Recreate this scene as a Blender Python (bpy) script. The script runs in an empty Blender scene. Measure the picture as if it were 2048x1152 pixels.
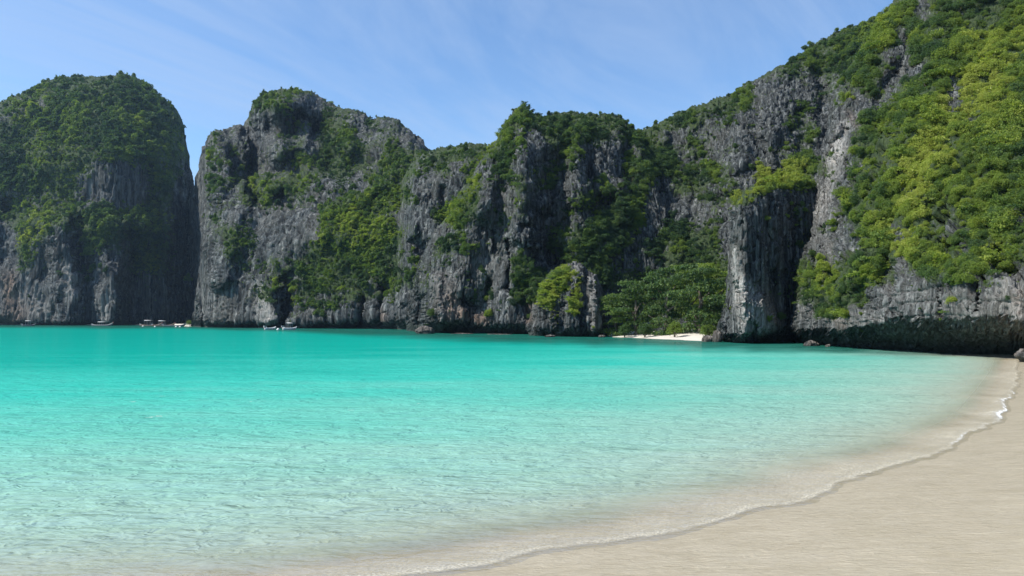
import bpy, math, random
import numpy as np
from mathutils import Vector

# ------------------------------------------------------------------ camera, sky, sun
S = bpy.context.scene
COL = S.collection
FPX = 1490.0            # focal length in photograph pixels (2048 wide)
CH = 2.8                # eye height above the sea
HOR = 641.0             # picture row of the horizon
PITCH = math.atan((HOR - 576.0) / FPX)
cam_d = bpy.data.cameras.new('camera')
cam_d.sensor_width = 36.0
cam_d.lens = 36.0 * FPX / 2048.0
cam_d.clip_start = 0.1
cam_d.clip_end = 6000
cam = bpy.data.objects.new('camera', cam_d)
COL.objects.link(cam)
cam.location = (0, 0, CH)
cam.rotation_euler = (math.radians(90) + PITCH, 0, 0)
S.camera = cam

TO_SUN = Vector((-0.65, -0.15, 0.745)).normalized()
sun_el = math.asin(TO_SUN.z)
sun_az = math.atan2(TO_SUN.x, TO_SUN.y)
sd_ = bpy.data.lights.new('sun', 'SUN')
sd_.energy = 4.9
sd_.angle = math.radians(0.53)
sd_.color = (1.0, 0.955, 0.88)
sun = bpy.data.objects.new('sun', sd_)
COL.objects.link(sun)
sun.rotation_euler = (-TO_SUN).to_track_quat('-Z', 'Y').to_euler()
sun.location = (-60, -30, 120)

w = bpy.data.worlds.new('World')
S.world = w
w.use_nodes = True
wn, wl = w.node_tree.nodes, w.node_tree.links
wn.clear()
w_out = wn.new('ShaderNodeOutputWorld')
w_bg = wn.new('ShaderNodeBackground')
w_bg.inputs['Strength'].default_value = 0.14
sky = wn.new('ShaderNodeTexSky')
sky.sky_type = 'NISHITA'
sky.sun_disc = False
sky.sun_elevation = sun_el
sky.sun_rotation = sun_az
sky.altitude = 0
sky.air_density = 1.0
sky.dust_density = 0.2
sky.ozone_density = 2.5
tc = wn.new('ShaderNodeTexCoord')
sep = wn.new('ShaderNodeSeparateXYZ')
wl.new(tc.outputs['Generated'], sep.inputs[0])
def wmath(op, a, b):
    n = wn.new('ShaderNodeMath'); n.operation = op
    for i, v in enumerate((a, b)):
        if isinstance(v, (int, float)): n.inputs[i].default_value = v
        else: wl.new(v, n.inputs[i])
    return n.outputs[0]
den = wmath('ADD', wmath('MAXIMUM', sep.outputs['Z'], 0.0), 0.22)
comb = wn.new('ShaderNodeCombineXYZ')
wl.new(wmath('DIVIDE', sep.outputs['X'], den), comb.inputs[0])
wl.new(wmath('DIVIDE', sep.outputs['Y'], den), comb.inputs[1])
mp = wn.new('ShaderNodeMapping')
mp.inputs['Scale'].default_value = (0.5, 1.5, 1)
mr = wn.new('ShaderNodeMapping')
mr.inputs['Rotation'].default_value = (0, 0, math.radians(-52))
wl.new(comb.outputs[0], mr.inputs['Vector'])
wl.new(mr.outputs[0], mp.inputs['Vector'])
cn = wn.new('ShaderNodeTexNoise')
cn.inputs['Scale'].default_value = 1.1
cn.inputs['Detail'].default_value = 9
cn.inputs['Roughness'].default_value = 0.62
cn.inputs['Distortion'].default_value = 0.9
wl.new(mp.outputs[0], cn.inputs['Vector'])
cr = wn.new('ShaderNodeValToRGB')
cr.color_ramp.elements[0].position = 0.40
cr.color_ramp.elements[0].color = (0.02, 0.02, 0.02, 1)
cr.color_ramp.elements[1].position = 0.70
cr.color_ramp.elements[1].color = (0.75, 0.75, 0.75, 1)
wl.new(cn.outputs['Fac'], cr.inputs['Fac'])
tintn = wn.new('ShaderNodeMix'); tintn.data_type = 'RGBA'; tintn.blend_type = 'MULTIPLY'
tintn.inputs['Factor'].default_value = 1.0
tintn.inputs['B'].default_value = (0.80, 0.94, 1.06, 1)
wl.new(sky.outputs[0], tintn.inputs['A'])
mixc = wn.new('ShaderNodeMix'); mixc.data_type = 'RGBA'
mixc.inputs['B'].default_value = (2.7, 3.5, 4.9, 1)
wl.new(cr.outputs['Color'], mixc.inputs['Factor'])
wl.new(tintn.outputs['Result'], mixc.inputs['A'])
wl.new(mixc.outputs['Result'], w_bg.inputs['Color'])
wl.new(w_bg.outputs[0], w_out.inputs['Surface'])

S.view_settings.view_transform = 'Standard'
S.view_settings.look = 'None'
S.view_settings.exposure = 0.42
S.view_settings.gamma = 1.0
S.render.engine = 'CYCLES'
S.cycles.use_denoising = True
S.cycles.denoising_prefilter = 'ACCURATE'
S.cycles.max_bounces = 5
S.cycles.transparent_max_bounces = 8
S.cycles.diffuse_bounces = 2
S.cycles.glossy_bounces = 2
S.cycles.transmission_bounces = 2
S.cycles.volume_bounces = 0
S.cycles.caustics_reflective = False
S.cycles.caustics_refractive = False
S.cycles.sample_clamp_indirect = 4.0

HAZE = 0.00008
rng = np.random.default_rng(7)
random.seed(7)
CP, SP = math.cos(PITCH), math.sin(PITCH)

# ------------------------------------------------------------------ maths helpers
def place(px, py, Y):
    """World point seen at picture position (px, py) at forward distance Y."""
    px = np.asarray(px, float); py = np.asarray(py, float)
    a = (px - 1024.0) / FPX
    b = (576.0 - py) / FPX
    s = Y / (CP - b * SP)
    return np.stack([a * s, np.broadcast_to(np.asarray(Y, float), s.shape), CH + s * (SP + b * CP)], -1)
def ground(px, py, z=0.0):
    px = np.asarray(px, float); py = np.asarray(py, float)
    a = (px - 1024.0) / FPX
    b = (576.0 - py) / FPX
    s = (z - CH) / (SP + b * CP)
    return np.stack([a * s, s * (CP - b * SP), np.full(s.shape, z)], -1)
def row_of(Y, z):
    """Picture row of a point at forward distance Y and height z."""
    r = (z - CH) / Y
    b = (r * CP - SP) / (CP + r * SP)
    return 576.0 - b * FPX

PERM = np.random.default_rng(11).permutation(256)
PERM = np.concatenate([PERM, PERM, PERM])
GR = np.random.default_rng(12).normal(size=(256, 3)); GR /= np.linalg.norm(GR, axis=1)[:, None]
def noise3(x, y, z):
    x, y, z = np.broadcast_arrays(x, y, z)
    xi, yi, zi = np.floor(x).astype(int), np.floor(y).astype(int), np.floor(z).astype(int)
    xf, yf, zf = x - xi, y - yi, z - zi
    u, v, t = [q * q * q * (q * (q * 6 - 15) + 10) for q in (xf, yf, zf)]
    xi &= 255; yi &= 255; zi &= 255
    out = 0
    for dx in (0, 1):
        for dy in (0, 1):
            for dz in (0, 1):
                g = GR[PERM[PERM[PERM[xi + dx] + yi + dy] + zi + dz]]
                d = g[..., 0] * (xf - dx) + g[..., 1] * (yf - dy) + g[..., 2] * (zf - dz)
                out = out + d * (u if dx else 1 - u) * (v if dy else 1 - v) * (t if dz else 1 - t)
    return out * 1.5
def fbm(x, y, z, o=4, g=0.5):
    s, a, f = 0, 1.0, 1.0
    for _ in range(o):
        s = s + a * noise3(x * f, y * f, z * f + 7.3 * _); a *= g; f *= 2.03
    return s
def ridged(x, y, z, o=3):
    s, a, f = 0, 1.0, 1.0
    for _ in range(o):
        s = s + a * (1 - 2 * np.abs(noise3(x * f, y * f, z * f + 3.1 * _))); a *= 0.5; f *= 2.1
    return s
def sst(a, b, x):
    t = np.clip((x - a) / (b - a), 0, 1)
    return t * t * (3 - 2 * t)
def lut(pts):
    p = np.array(pts, float)
    return lambda x: np.interp(x, p[:, 0], p[:, 1])
def strokes(px, py, L):
    """Sum of soft strokes (x1, y1, x2, y2, width, amount) drawn on a rock face."""
    out = np.zeros(np.broadcast(px, py).shape)
    for (x1, y1, x2, y2, wd, am) in L:
        dx, dy = x2 - x1, y2 - y1
        q = dx * dx + dy * dy + 1e-6
        t = np.clip(((px - x1) * dx + (py - y1) * dy) / q, 0, 1)
        d2 = (px - x1 - t * dx) ** 2 + (py - y1 - t * dy) ** 2
        out += am * np.exp(-d2 / (wd * wd))
    return out

def mesh_obj(name, V, F, mat=None, smooth=True, parent=None, attrs=None):
    V = np.ascontiguousarray(V, np.float32).reshape(-1, 3)
    F = np.ascontiguousarray(F, np.int32)
    n = F.shape[1]
    me = bpy.data.meshes.new(name)
    me.vertices.add(len(V)); me.vertices.foreach_set('co', V.ravel())
    me.loops.add(F.size); me.loops.foreach_set('vertex_index', F.ravel())
    me.polygons.add(len(F))
    me.polygons.foreach_set('loop_start', np.arange(0, F.size, n, dtype=np.int32))
    me.polygons.foreach_set('loop_total', np.full(len(F), n, np.int32))
    me.update(calc_edges=True)
    me.polygons.foreach_set('use_smooth', np.full(len(F), smooth))
    for k, a in (attrs or {}).items():
        at = me.attributes.new(k, 'FLOAT', 'POINT')
        at.data.foreach_set('value', np.ascontiguousarray(a, np.float32).ravel())
    if mat: me.materials.append(mat)
    o = bpy.data.objects.new(name, me)
    COL.objects.link(o)
    if parent: o.parent = parent
    return o
def grid_faces(nu, nv):
    i = np.arange(nu * nv).reshape(nu, nv)
    return np.stack([i[:-1, :-1], i[1:, :-1], i[1:, 1:], i[:-1, 1:]], -1).reshape(-1, 4)
def structure(o):
    o['kind'] = 'structure'; return o
def tag(o, label, cat, group=None):
    o['label'] = label; o['category'] = cat
    if group: o['group'] = group
    return o

# ------------------------------------------------------------------ materials
def new_mat(name):
    m = bpy.data.materials.new(name); m.use_nodes = True
    m.node_tree.nodes.clear()
    return m, m.node_tree.nodes, m.node_tree.links
class NT:
    def __init__(s, name):
        s.m, s.n, s.l = new_mat(name)
        s.out = s.n.new('ShaderNodeOutputMaterial')
    def node(s, t, **kw):
        k = s.n.new(t)
        for a, b in kw.items(): setattr(k, a, b)
        return k
    def put(s, sock, v):
        if isinstance(v, bpy.types.NodeSocket): s.l.new(v, sock)
        elif v is not None:
            if isinstance(v, tuple) and len(v) == 3 and sock.type == 'RGBA': v = v + (1,)
            sock.default_value = v
    def math(s, op, a, b=None, c=None, clamp=False):
        k = s.node('ShaderNodeMath', operation=op, use_clamp=clamp)
        s.put(k.inputs[0], a)
        if b is not None: s.put(k.inputs[1], b)
        if c is not None: s.put(k.inputs[2], c)
        return k.outputs[0]
    def attr(s, name, t='GEOMETRY'):
        k = s.node('ShaderNodeAttribute', attribute_name=name, attribute_type=t)
        return k.outputs['Fac']
    def coords(s, scale=(1, 1, 1), rot=(0, 0, 0)):
        t = s.node('ShaderNodeTexCoord'); k = s.node('ShaderNodeMapping')
        k.inputs['Scale'].default_value = scale; k.inputs['Rotation'].default_value = rot
        s.l.new(t.outputs['Object'], k.inputs['Vector'])
        return k.outputs[0]
    def noise(s, vec, scale, detail=4, rough=0.55, dist=0.0):
        k = s.node('ShaderNodeTexNoise')
        s.l.new(vec, k.inputs['Vector'])
        k.inputs['Scale'].default_value = scale; k.inputs['Detail'].default_value = detail
        k.inputs['Roughness'].default_value = rough; k.inputs['Distortion'].default_value = dist
        return k.outputs['Fac']
    def ramp(s, fac, stops, interp='LINEAR'):
        k = s.node('ShaderNodeValToRGB'); k.color_ramp.interpolation = interp
        e = k.color_ramp.elements
        while len(e) < len(stops): e.new(0.5)
        for q, (p, c) in zip(e, stops):
            q.position = p
            q.color = (c, c, c, 1) if isinstance(c, (int, float)) else tuple(c) + (1,)
        s.put(k.inputs['Fac'], fac)
        return k.outputs['Color']
    def mix(s, fac, a, b, blend='MIX'):
        k = s.node('ShaderNodeMix', data_type='RGBA', blend_type=blend)
        s.put(k.inputs['Factor'], fac); s.put(k.inputs['A'], a); s.put(k.inputs['B'], b)
        return k.outputs['Result']
    def bump(s, h, strength, dist, normal=None):
        k = s.node('ShaderNodeBump')
        s.put(k.inputs['Height'], h); k.inputs['Strength'].default_value = strength
        k.inputs['Distance'].default_value = dist
        if normal: s.l.new(normal, k.inputs['Normal'])
        return k.outputs[0]
    def bsdf(s, col, rough=0.8, normal=None, spec=0.3):
        k = s.node('ShaderNodeBsdfPrincipled')
        s.put(k.inputs['Base Color'], col); s.put(k.inputs['Roughness'], rough)
        k.inputs['Specular IOR Level'].default_value = spec
        if normal: s.l.new(normal, k.inputs['Normal'])
        return k.outputs[0]
    def done(s, shader):
        s.l.new(shader, s.out.inputs['Surface']); return s.m

def rock_material(name, u, dark=1.0):
    """Grey limestone; u is the width in metres of the streaks."""
    t = NT(name)
    f = 1.0 / u
    streak = t.noise(t.coords((f, f, f * 0.034)), 0.6, 6, 0.66, 0.4)
    fine = t.noise(t.coords((f, f, f * 0.09)), 1.2, 6, 0.66)
    blot = t.noise(t.coords((1, 1, 0.5)), 0.07 * f, 5, 0.62)
    c = t.ramp(streak, [(0.39, (0.018, 0.021, 0.023)), (0.47, (0.052, 0.060, 0.062)), (0.55, (0.112, 0.122, 0.122)), (0.66, (0.25, 0.256, 0.245))])
    c2 = t.ramp(fine, [(0.32, 0.35), (0.5, 0.95), (0.68, 1.45)])
    c = t.mix(1.0, c, c2, 'MULTIPLY')
    c = t.mix(t.ramp(blot, [(0.45, 0.0), (0.70, 0.40)]), c, (0.115, 0.11, 0.092))
    pale = t.math('MULTIPLY', t.attr('pale'), t.ramp(fine, [(0.36, 0.15), (0.58, 1.0)]), clamp=True)
    c = t.mix(pale, c, (0.44, 0.42, 0.385))
    org = t.math('MULTIPLY', t.attr('orange'), t.ramp(streak, [(0.40, 0.0), (0.56, 1.0)]), clamp=True)
    c = t.mix(t.math('MULTIPLY', org, .65), c, (0.34, 0.21, 0.135))
    moss_n = t.noise(t.coords((1, 1, 1)), 0.7 * f, 5, 0.65)
    mossc = t.ramp(moss_n, [(0.35, (0.024, 0.044, 0.016)), (0.6, (0.06, 0.088, 0.026)), (0.75, (0.10, 0.125, 0.04))])
    mf = t.math('ADD', t.attr('moss'), t.math('MULTIPLY', t.math('SUBTRACT', moss_n, 0.5), 1.3))
    c = t.mix(t.ramp(mf, [(0.46, 0.0), (0.66, 0.9)]), c, mossc)
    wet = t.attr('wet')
    c = t.mix(t.math('MULTIPLY', wet, 0.8), c, (0.055, 0.070, 0.058))  # damp rock tone that also carries painted notch shade and greenish bounce
    h = t.math('ADD', t.math('MULTIPLY', streak, 1.0), t.math('MULTIPLY', fine, 0.55))
    nb = t.bump(h, 1.0, 2.1 * u)
    return t.done(t.bsdf(c, 0.9, nb, 0.2))

def leaf_material(name, blue=0.0):
    t = NT(name)
    tint = t.attr('tint', 'INSTANCER')
    oi = t.node('ShaderNodeObjectInfo')
    ge = t.node('ShaderNodeNewGeometry')
    v = t.math('ADD', tint, t.math('MULTIPLY', t.math('SUBTRACT', oi.outputs['Random'], 0.5), 0.42))
    v = t.math('ADD', v, t.math('MULTIPLY', t.math('SUBTRACT', ge.outputs['Random Per Island'], 0.5), 0.3))
    c = t.ramp(v, [(0.0, (0.030, 0.062, 0.034)), (0.3, (0.066, 0.120, 0.042)), (0.6, (0.155, 0.22, 0.040)), (0.85, (0.27, 0.325, 0.048)), (1.0, (0.35, 0.38, 0.08))])
    b = t.bsdf(c, 0.55, None, 0.25)
    tr = t.node('ShaderNodeBsdfTranslucent')
    t.l.new(t.mix(1.0, c, (1.2, 1.35, 0.6), 'MULTIPLY'), tr.inputs['Color'])
    ms = t.node('ShaderNodeMixShader'); ms.inputs[0].default_value = 0.38
    t.l.new(b, ms.inputs[1]); t.l.new(tr.outputs[0], ms.inputs[2])
    return t.done(ms.outputs[0])
LEAF = leaf_material('leaf')
def bark_material():
    t = NT('bark')
    n = t.noise(t.coords((1, 1, 0.2)), 9, 4)
    return t.done(t.bsdf(t.ramp(n, [(0.3, (0.06, 0.048, 0.036)), (0.7, (0.2, 0.17, 0.135))]), 0.9))
BARK = bark_material()
def paint(name, col, rough=0.5):
    t = NT(name)
    n = t.noise(t.coords(), 3.0, 4)
    return t.done(t.bsdf(t.mix(t.math('MULTIPLY', n, 0.35), col, tuple(q * 0.55 for q in col)), rough))

# ------------------------------------------------------------------ where plants grow (rows of 32 px, columns of 32 px, 0-9)
VEG = [
"7777777777777777777777777777777777777777777777777777777753788888",
"7777777777777777777777777777777777777777777777777777798787889999",
"7777777777777777777777777777777777777777777777777779878828999999",
"7777777777777777777777777777777777777777777777777987776428999999",
"9999999999999999777777777777777777777777777777786656688312899999",
"9999999999997777888888887777777777777777777777832234577278939999",
"7449999999997777773156777777778899999997777888632343412688939999",
"5689999999997744320075355667777878999986799744322660038999964999",
"8998789999984443145398455326777734898857843443321562159999999999",
"7999879999983543355487648568978732373224795643414462269999999999",
"6899863237834335345678657857443834541127785675161986147799999999",
"5676620016811666888424389511284354214547638755357652166679999999",
"5646810027702447745436999602691343228547413465832343389869999999",
"6988999988603512122398984128953442253689423332140511389599966884",
"3973499998412565111289999512532321566894278782040115258559669988",
"2831264599510385212699998217652211678474458980020711258868864678",
"1631132279500155556899997443221182357853458988000775699639996666",
"1210041123300113364778878542124299557867756788007889999533566642",
"1131010000100102726556655230045289667444899996014778992000110000",
"0000000000002000215453321030131111100088888899121228840000000000",
"0000000000000000000000000000000000000000000000000000030000000000",
"0000000000000000000000000000000000000000000000000000000000000000"]
VG = np.array([[int(c) for c in r] for r in VEG], float)
def veg_at(px, py):
    x = np.clip(px / 32 - 0.5, 0, 62.999); y = np.clip(py / 32 - 0.5, 0, 20.999)
    i, j = x.astype(int), y.astype(int)
    fx, fy = x - i, y - j
    fx = fx * fx * (3 - 2 * fx); fy = fy * fy * (3 - 2 * fy)
    return ((VG[j, i] * (1 - fx) + VG[j, i + 1] * fx) * (1 - fy) + (VG[j + 1, i] * (1 - fx) + VG[j + 1, i + 1] * fx) * fy) / 9.0

PALE = [(135, 540, 145, 590, 14, .7), (208, 600, 210, 640, 10, .5), (60, 600, 90, 640, 25, .4), (525, 585, 535, 640, 16, .8), (1470, 500, 1480, 600, 10, .8), (1500, 600, 1540, 670, 26, .8), (1490, 560, 1490, 660, 12, .6),
        (1690, 250, 1660, 330, 12, .8), (1650, 400, 1650, 560, 20, .35), (1680, 300, 1640, 420, 16, .5), (1620, 600, 1700, 640, 30, .4), (1800, 590, 1980, 630, 40, .30), (2020, 580, 2040, 640, 30, .7),
        (1185, 560, 1190, 660, 12, .5), (1150, 535, 1160, 600, 12, .4), (880, 560, 900, 620, 20, .3), (940, 520, 980, 560, 30, .2), (400, 560, 420, 640, 25, .2), (1750, 640, 1800, 660, 20, .3)]
ORANGE = [(20, 560, 30, 640, 16, .8), (60, 615, 50, 640, 12, .4), (925, 630, 965, 640, 10, .9), (1055, 605, 1058, 640, 8, .9), (1530, 600, 1545, 640, 14, .6), (905, 600, 905, 640, 12, .5),
          (1670, 640, 1690, 650, 8, .4), (890, 575, 900, 640, 22, .25), (2040, 590, 2046, 625, 10, .5), (770, 620, 775, 640, 6, .7), (1700, 230, 1715, 250, 10, .3)]
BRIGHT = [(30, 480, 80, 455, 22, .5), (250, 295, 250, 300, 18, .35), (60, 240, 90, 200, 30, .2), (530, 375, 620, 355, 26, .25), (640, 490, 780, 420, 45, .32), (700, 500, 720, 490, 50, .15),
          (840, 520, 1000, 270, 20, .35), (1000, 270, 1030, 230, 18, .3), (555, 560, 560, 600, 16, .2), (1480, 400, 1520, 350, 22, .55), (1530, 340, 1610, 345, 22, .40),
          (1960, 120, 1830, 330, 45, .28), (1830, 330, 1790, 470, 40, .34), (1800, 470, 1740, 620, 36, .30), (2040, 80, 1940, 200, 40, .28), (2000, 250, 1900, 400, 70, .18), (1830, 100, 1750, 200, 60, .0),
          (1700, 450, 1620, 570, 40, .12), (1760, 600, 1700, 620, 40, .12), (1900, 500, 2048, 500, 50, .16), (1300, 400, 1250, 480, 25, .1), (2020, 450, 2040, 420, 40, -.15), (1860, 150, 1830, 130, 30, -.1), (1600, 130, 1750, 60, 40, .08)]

# ------------------------------------------------------------------ the cliffs
MASS = {}
def build_mass(name, x0, x1, step, sky_pts, d0_pts, prof, rows, lip=None, notch=6.0, relief=(), R=14.0, dw=40.0,
               flute=1.2, famp=0.7, big=14.0, bamp=2.5, mat=None, back=40.0, base_z=-1.6, veg_gain=1.0, veg_fn=None, outer=None, crest=3.0, strat=0.0, mound=1.2):
    px = np.arange(x0, x1 + step * 0.5, step)
    if outer is not None: px = np.concatenate([px, outer])
    sk = lut(sky_pts)(px); d0 = lut(d0_pts)(px)
    nt = np.linspace(0, 1, rows)
    pb = row_of(d0 + notch, base_z)
    sk = np.minimum(sk + crest * (noise3(px / 9.0, 3.3, d0[0]) + .6 * noise3(px / 4.0, 8.3, d0[0])), pb - 4)
    PX = np.repeat(px[:, None], rows, 1)
    PY = pb[:, None] + (sk - pb)[:, None] * nt[None, :]
    set_ = np.interp(-PY, [-p for p, _ in prof], [s for _, s in prof])
    slope = np.abs(np.gradient(sk, px))
    dv = (PY - sk[:, None])
    dist = dv / np.sqrt(1 + np.minimum(slope, 12)[:, None] ** 2)
    sfr = np.clip(dist / dw, 0, 1)
    D = d0[:, None] + set_ + R * (1 - sfr) ** 2.2 + strokes(PX + 13 * fbm(PX / 36, PY / 50, .7, 3), PY + 16 * fbm(PX / 40, PY / 46, 5.7, 3), relief)
    wet = np.zeros_like(D)
    if lip is not None:
        lp = lut(lip)(px) + 3.0 * noise3(px / 17.0, 0.5, 0.5) + 2.0 * noise3(px / 6.0, 2.5, 0.5)
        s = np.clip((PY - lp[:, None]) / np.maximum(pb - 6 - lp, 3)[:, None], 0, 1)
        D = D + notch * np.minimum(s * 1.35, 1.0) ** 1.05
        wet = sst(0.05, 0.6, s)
    P = place(PX, PY, D)
    veg = veg_fn(PX, PY) if veg_fn else veg_at(PX, PY)
    veg = np.clip(veg * veg_gain, 0, 1)
    # normals of the smooth face, then relief along them
    def normals(P):
        a = np.gradient(P, axis=0); b = np.gradient(P, axis=1)
        n = np.cross(a, b); n /= np.linalg.norm(n, axis=-1)[..., None] + 1e-9
        return n * np.where(n[..., 1:2] > 0, -1, 1)
    N = normals(P)
    X, Y, Z = P[..., 0], P[..., 1], P[..., 2]
    wx = X + flute * 0.9 * noise3(X / (flute * 5), Y / (flute * 5), Z / (flute * 7))
    wy = Y + flute * 0.9 * noise3(X / (flute * 5) + 9, Y / (flute * 5), Z / (flute * 7))
    fl0 = ridged(wx / (flute * 3.4), wy / (flute * 3.4), Z / (flute * 24.0), 3) - 0.6
    fl = ridged(wx / (flute * 0.95), wy / (flute * 0.95), Z / (flute * 17.0), 2) - 0.5
    fl2 = ridged(wx / (flute * 0.42) + 5, wy / (flute * 0.42), Z / (flute * 9.0), 2) - 0.5
    slit = np.exp(-(noise3(wx / (flute * 1.9) + 8, wy / (flute * 1.9), Z / (flute * 26.0)) / .07) ** 2)
    rough_ = np.clip(.7 + .9 * noise3(X / (flute * 7), Y / (flute * 7), Z / (flute * 9)), .2, 1.5)
    lump = fbm(X / big, Y / big, Z / (big * 1.6), 5, 0.52)
    slab = np.floor(2.2 * (noise3(wx / (big * .35) + 3, wy / (big * .35), Z / (big * 1.5)) + 1) * 2) / 4.4 - 1
    bare = 1 - 0.6 * veg
    disp = .8 * bamp * lump + famp * (fl0 * 0.5 + rough_ * (fl * 0.66 + fl2 * 0.28) - slit * 1.1) * bare + famp * 0.45 * slab * bare
    disp = disp + sst(0, 30, dist) * veg * mound * fbm(X / (mound * 3.2), Y / (mound * 3.2), Z / (mound * 3.2) + 30, 3)
    if strat:
        zz = Z + 0.5 * noise3(X / 6, Y / 6, Z / 3)
        bed = (zz / strat) % 1.0
        disp = disp - famp * 0.55 * np.exp(-((bed - 0.5) / 0.10) ** 2) * (1 - veg) + famp * .3 * noise3(np.floor(zz / strat) * 7.7, X / 2.5, Y / 2.5)
    fade = np.clip(1 - wet * 0.65, 0.2, 1)
    P = P + N * (disp * fade)[..., None]
    # the back of the hill, out of sight
    K = 7
    tops = P[:, -1]
    bk = []
    for k in range(1, K + 1):
        q = k / K
        g = 1 + (back * q) / tops[:, 1]
        z = tops[:, 2] - (tops[:, 2] + 1.6) * q ** 1.7
        bk.append(np.stack([tops[:, 0] * g, tops[:, 1] * g, z], -1))
    Pall = np.concatenate([P, np.stack(bk, 1)], 1)
    ext = lambda a: np.concatenate([a, np.repeat(a[:, -1:], K, 1)], 1)
    moss = np.clip(veg * 0.95 + 0.25 * fbm(X / (flute * 6), Y / (flute * 6), Z / (flute * 5), 3), 0, 1.2)
    o = mesh_obj(name, Pall, grid_faces(len(px), rows + K), mat, True, None,
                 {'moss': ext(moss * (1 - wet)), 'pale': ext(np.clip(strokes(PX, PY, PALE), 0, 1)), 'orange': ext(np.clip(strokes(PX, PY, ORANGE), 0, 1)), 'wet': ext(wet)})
    MASS[name] = dict(px=px, sk=sk, pb=pb, P=P, N=normals(P), veg=veg, rows=rows, wet=wet)
    return o

def sample(name, qx, qy):
    """Points of a cliff face seen at picture positions (qx, qy): position, normal, valid."""
    M = MASS[name]
    i = np.clip(np.searchsorted(M['px'], qx) - 1, 0, len(M['px']) - 2)
    fx = np.clip((qx - M['px'][i]) / (M['px'][i + 1] - M['px'][i]), 0, 1)
    sk = M['sk'][i] * (1 - fx) + M['sk'][i + 1] * fx
    pb = M['pb'][i] * (1 - fx) + M['pb'][i + 1] * fx
    t = (pb - qy) / (pb - sk)
    ok = (t > 0) & (t < 1) & (qx > M['px'][0]) & (qx < M['px'][-1])
    r = np.clip(t, 0, 0.9999) * (M['rows'] - 1)
    j = r.astype(int); fy = r - j
    j1 = np.minimum(j + 1, M['rows'] - 1)
    def L(A):
        if A.ndim == 3: a, b = fx[:, None], fy[:, None]
        else: a, b = fx, fy
        return (A[i, j] * (1 - a) + A[i + 1, j] * a) * (1 - b) + (A[i, j1] * (1 - a) + A[i + 1, j1] * a) * b
    return L(M['P']), L(M['N']), ok, L(M['wet'])

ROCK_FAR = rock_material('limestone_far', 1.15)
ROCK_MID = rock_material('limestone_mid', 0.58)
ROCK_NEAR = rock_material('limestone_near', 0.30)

structure(build_mass('domed_headland', -320, 404, 2.0,
    [(-320, 420), (-200, 330), (-100, 262), (0, 205), (40, 187), (90, 162), (130, 154), (190, 150), (245, 150), (270, 157), (300, 172), (330, 197), (350, 214), (364, 236), (370, 255), (375, 300), (380, 340), (386, 372), (392, 430), (398, 510), (404, 640)],
    [(-320, 560), (-100, 462), (0, 432), (100, 422), (235, 420), (300, 440), (404, 470)],
    [(700, 0), (642, 0), (560, 4), (450, 9), (425, 26), (410, 30), (310, 34), (285, 46), (240, 62), (200, 80), (170, 98), (148, 115)], 262,
    lip=[(-320, 638), (0, 628), (30, 640), (100, 643), (200, 643), (235, 640), (404, 644)], notch=10,
    relief=[(120, 480, 140, 640, 30, -12), (160, 450, 165, 540, 14, 12), (215, 545, 225, 640, 22, -13), (305, 520, 310, 640, 55, 22), (265, 470, 270, 640, 16, 14), (95, 500, 90, 560, 12, 5),
            (335, 400, 345, 510, 14, -10), (60, 205, 70, 215, 28, 12), (120, 300, 130, 230, 26, 9), (30, 330, 60, 260, 30, 8), (80, 380, 20, 420, 30, 6), (180, 420, 90, 450, 25, -8), (215, 330, 225, 420, 26, -4), (300, 330, 310, 440, 16, 8), (10, 430, 5, 520, 22, 14), (360, 280, 372, 640, 22, 30)],
    R=46, dw=42, flute=2.0, famp=1.7, big=24, bamp=2.0, crest=1.0, mound=3.0, mat=ROCK_FAR, back=120))
structure(build_mass('twin_peak_cliff', 384, 900, 2.0,
    [(384, 645), (391, 610), (398, 570), (404, 530), (407.5, 480), (409, 430), (410.5, 385), (412, 330), (414, 285), (418, 272), (428, 262), (460, 254), (488, 251), (497, 237), (503, 214), (512, 202), (530, 188), (560, 180), (588, 176), (615, 181), (645, 195), (672, 212), (690, 219), (715, 216), (733, 224), (745, 236), (770, 237), (795, 240), (820, 258), (845, 285), (860, 306), (880, 350), (900, 400)],
    [(376, 330), (400, 300), (450, 285), (600, 262), (740, 245), (830, 225), (900, 215)],
    [(700, 0), (641, 0), (560, 5), (480, 13), (430, 24), (395, 36), (372, 46), (340, 66), (290, 76), (265, 88), (200, 94), (176, 106)], 250,
    lip=[(376, 638), (420, 641), (600, 643), (680, 640), (760, 634), (900, 640)], notch=9,
    relief=[(565, 205, 550, 300, 16, -14), (640, 205, 660, 250, 30, 22), (600, 235, 640, 262, 18, 16), (540, 245, 590, 262, 14, 12), (640, 285, 560, 300, 20, -8), (690, 225, 700, 300, 16, -10), (575, 400, 580, 410, 12, 10), (640, 260, 660, 330, 16, 8), (510, 340, 515, 290, 14, 12), (490, 400, 440, 560, 22, -8), (560, 370, 480, 385, 20, -7), (620, 360, 760, 380, 24, -7),
            (570, 560, 572, 640, 10, 8), (535, 570, 540, 640, 18, -6), (720, 590, 722, 640, 8, 9), (765, 570, 765, 640, 8, 8), (650, 470, 760, 430, 40, -8), (800, 350, 720, 400, 16, -7), (760, 300, 780, 260, 30, -6), (600, 600, 640, 500, 30, 4), (450, 300, 440, 380, 16, -5), (497, 245, 508, 400, 13, 24), (430, 270, 440, 400, 20, -10), (465, 262, 480, 380, 14, 9)],
    R=26, dw=36, flute=1.3, famp=1.15, big=16, bamp=2.0, crest=1.5, mound=2.6, mat=ROCK_FAR, back=90))
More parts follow.
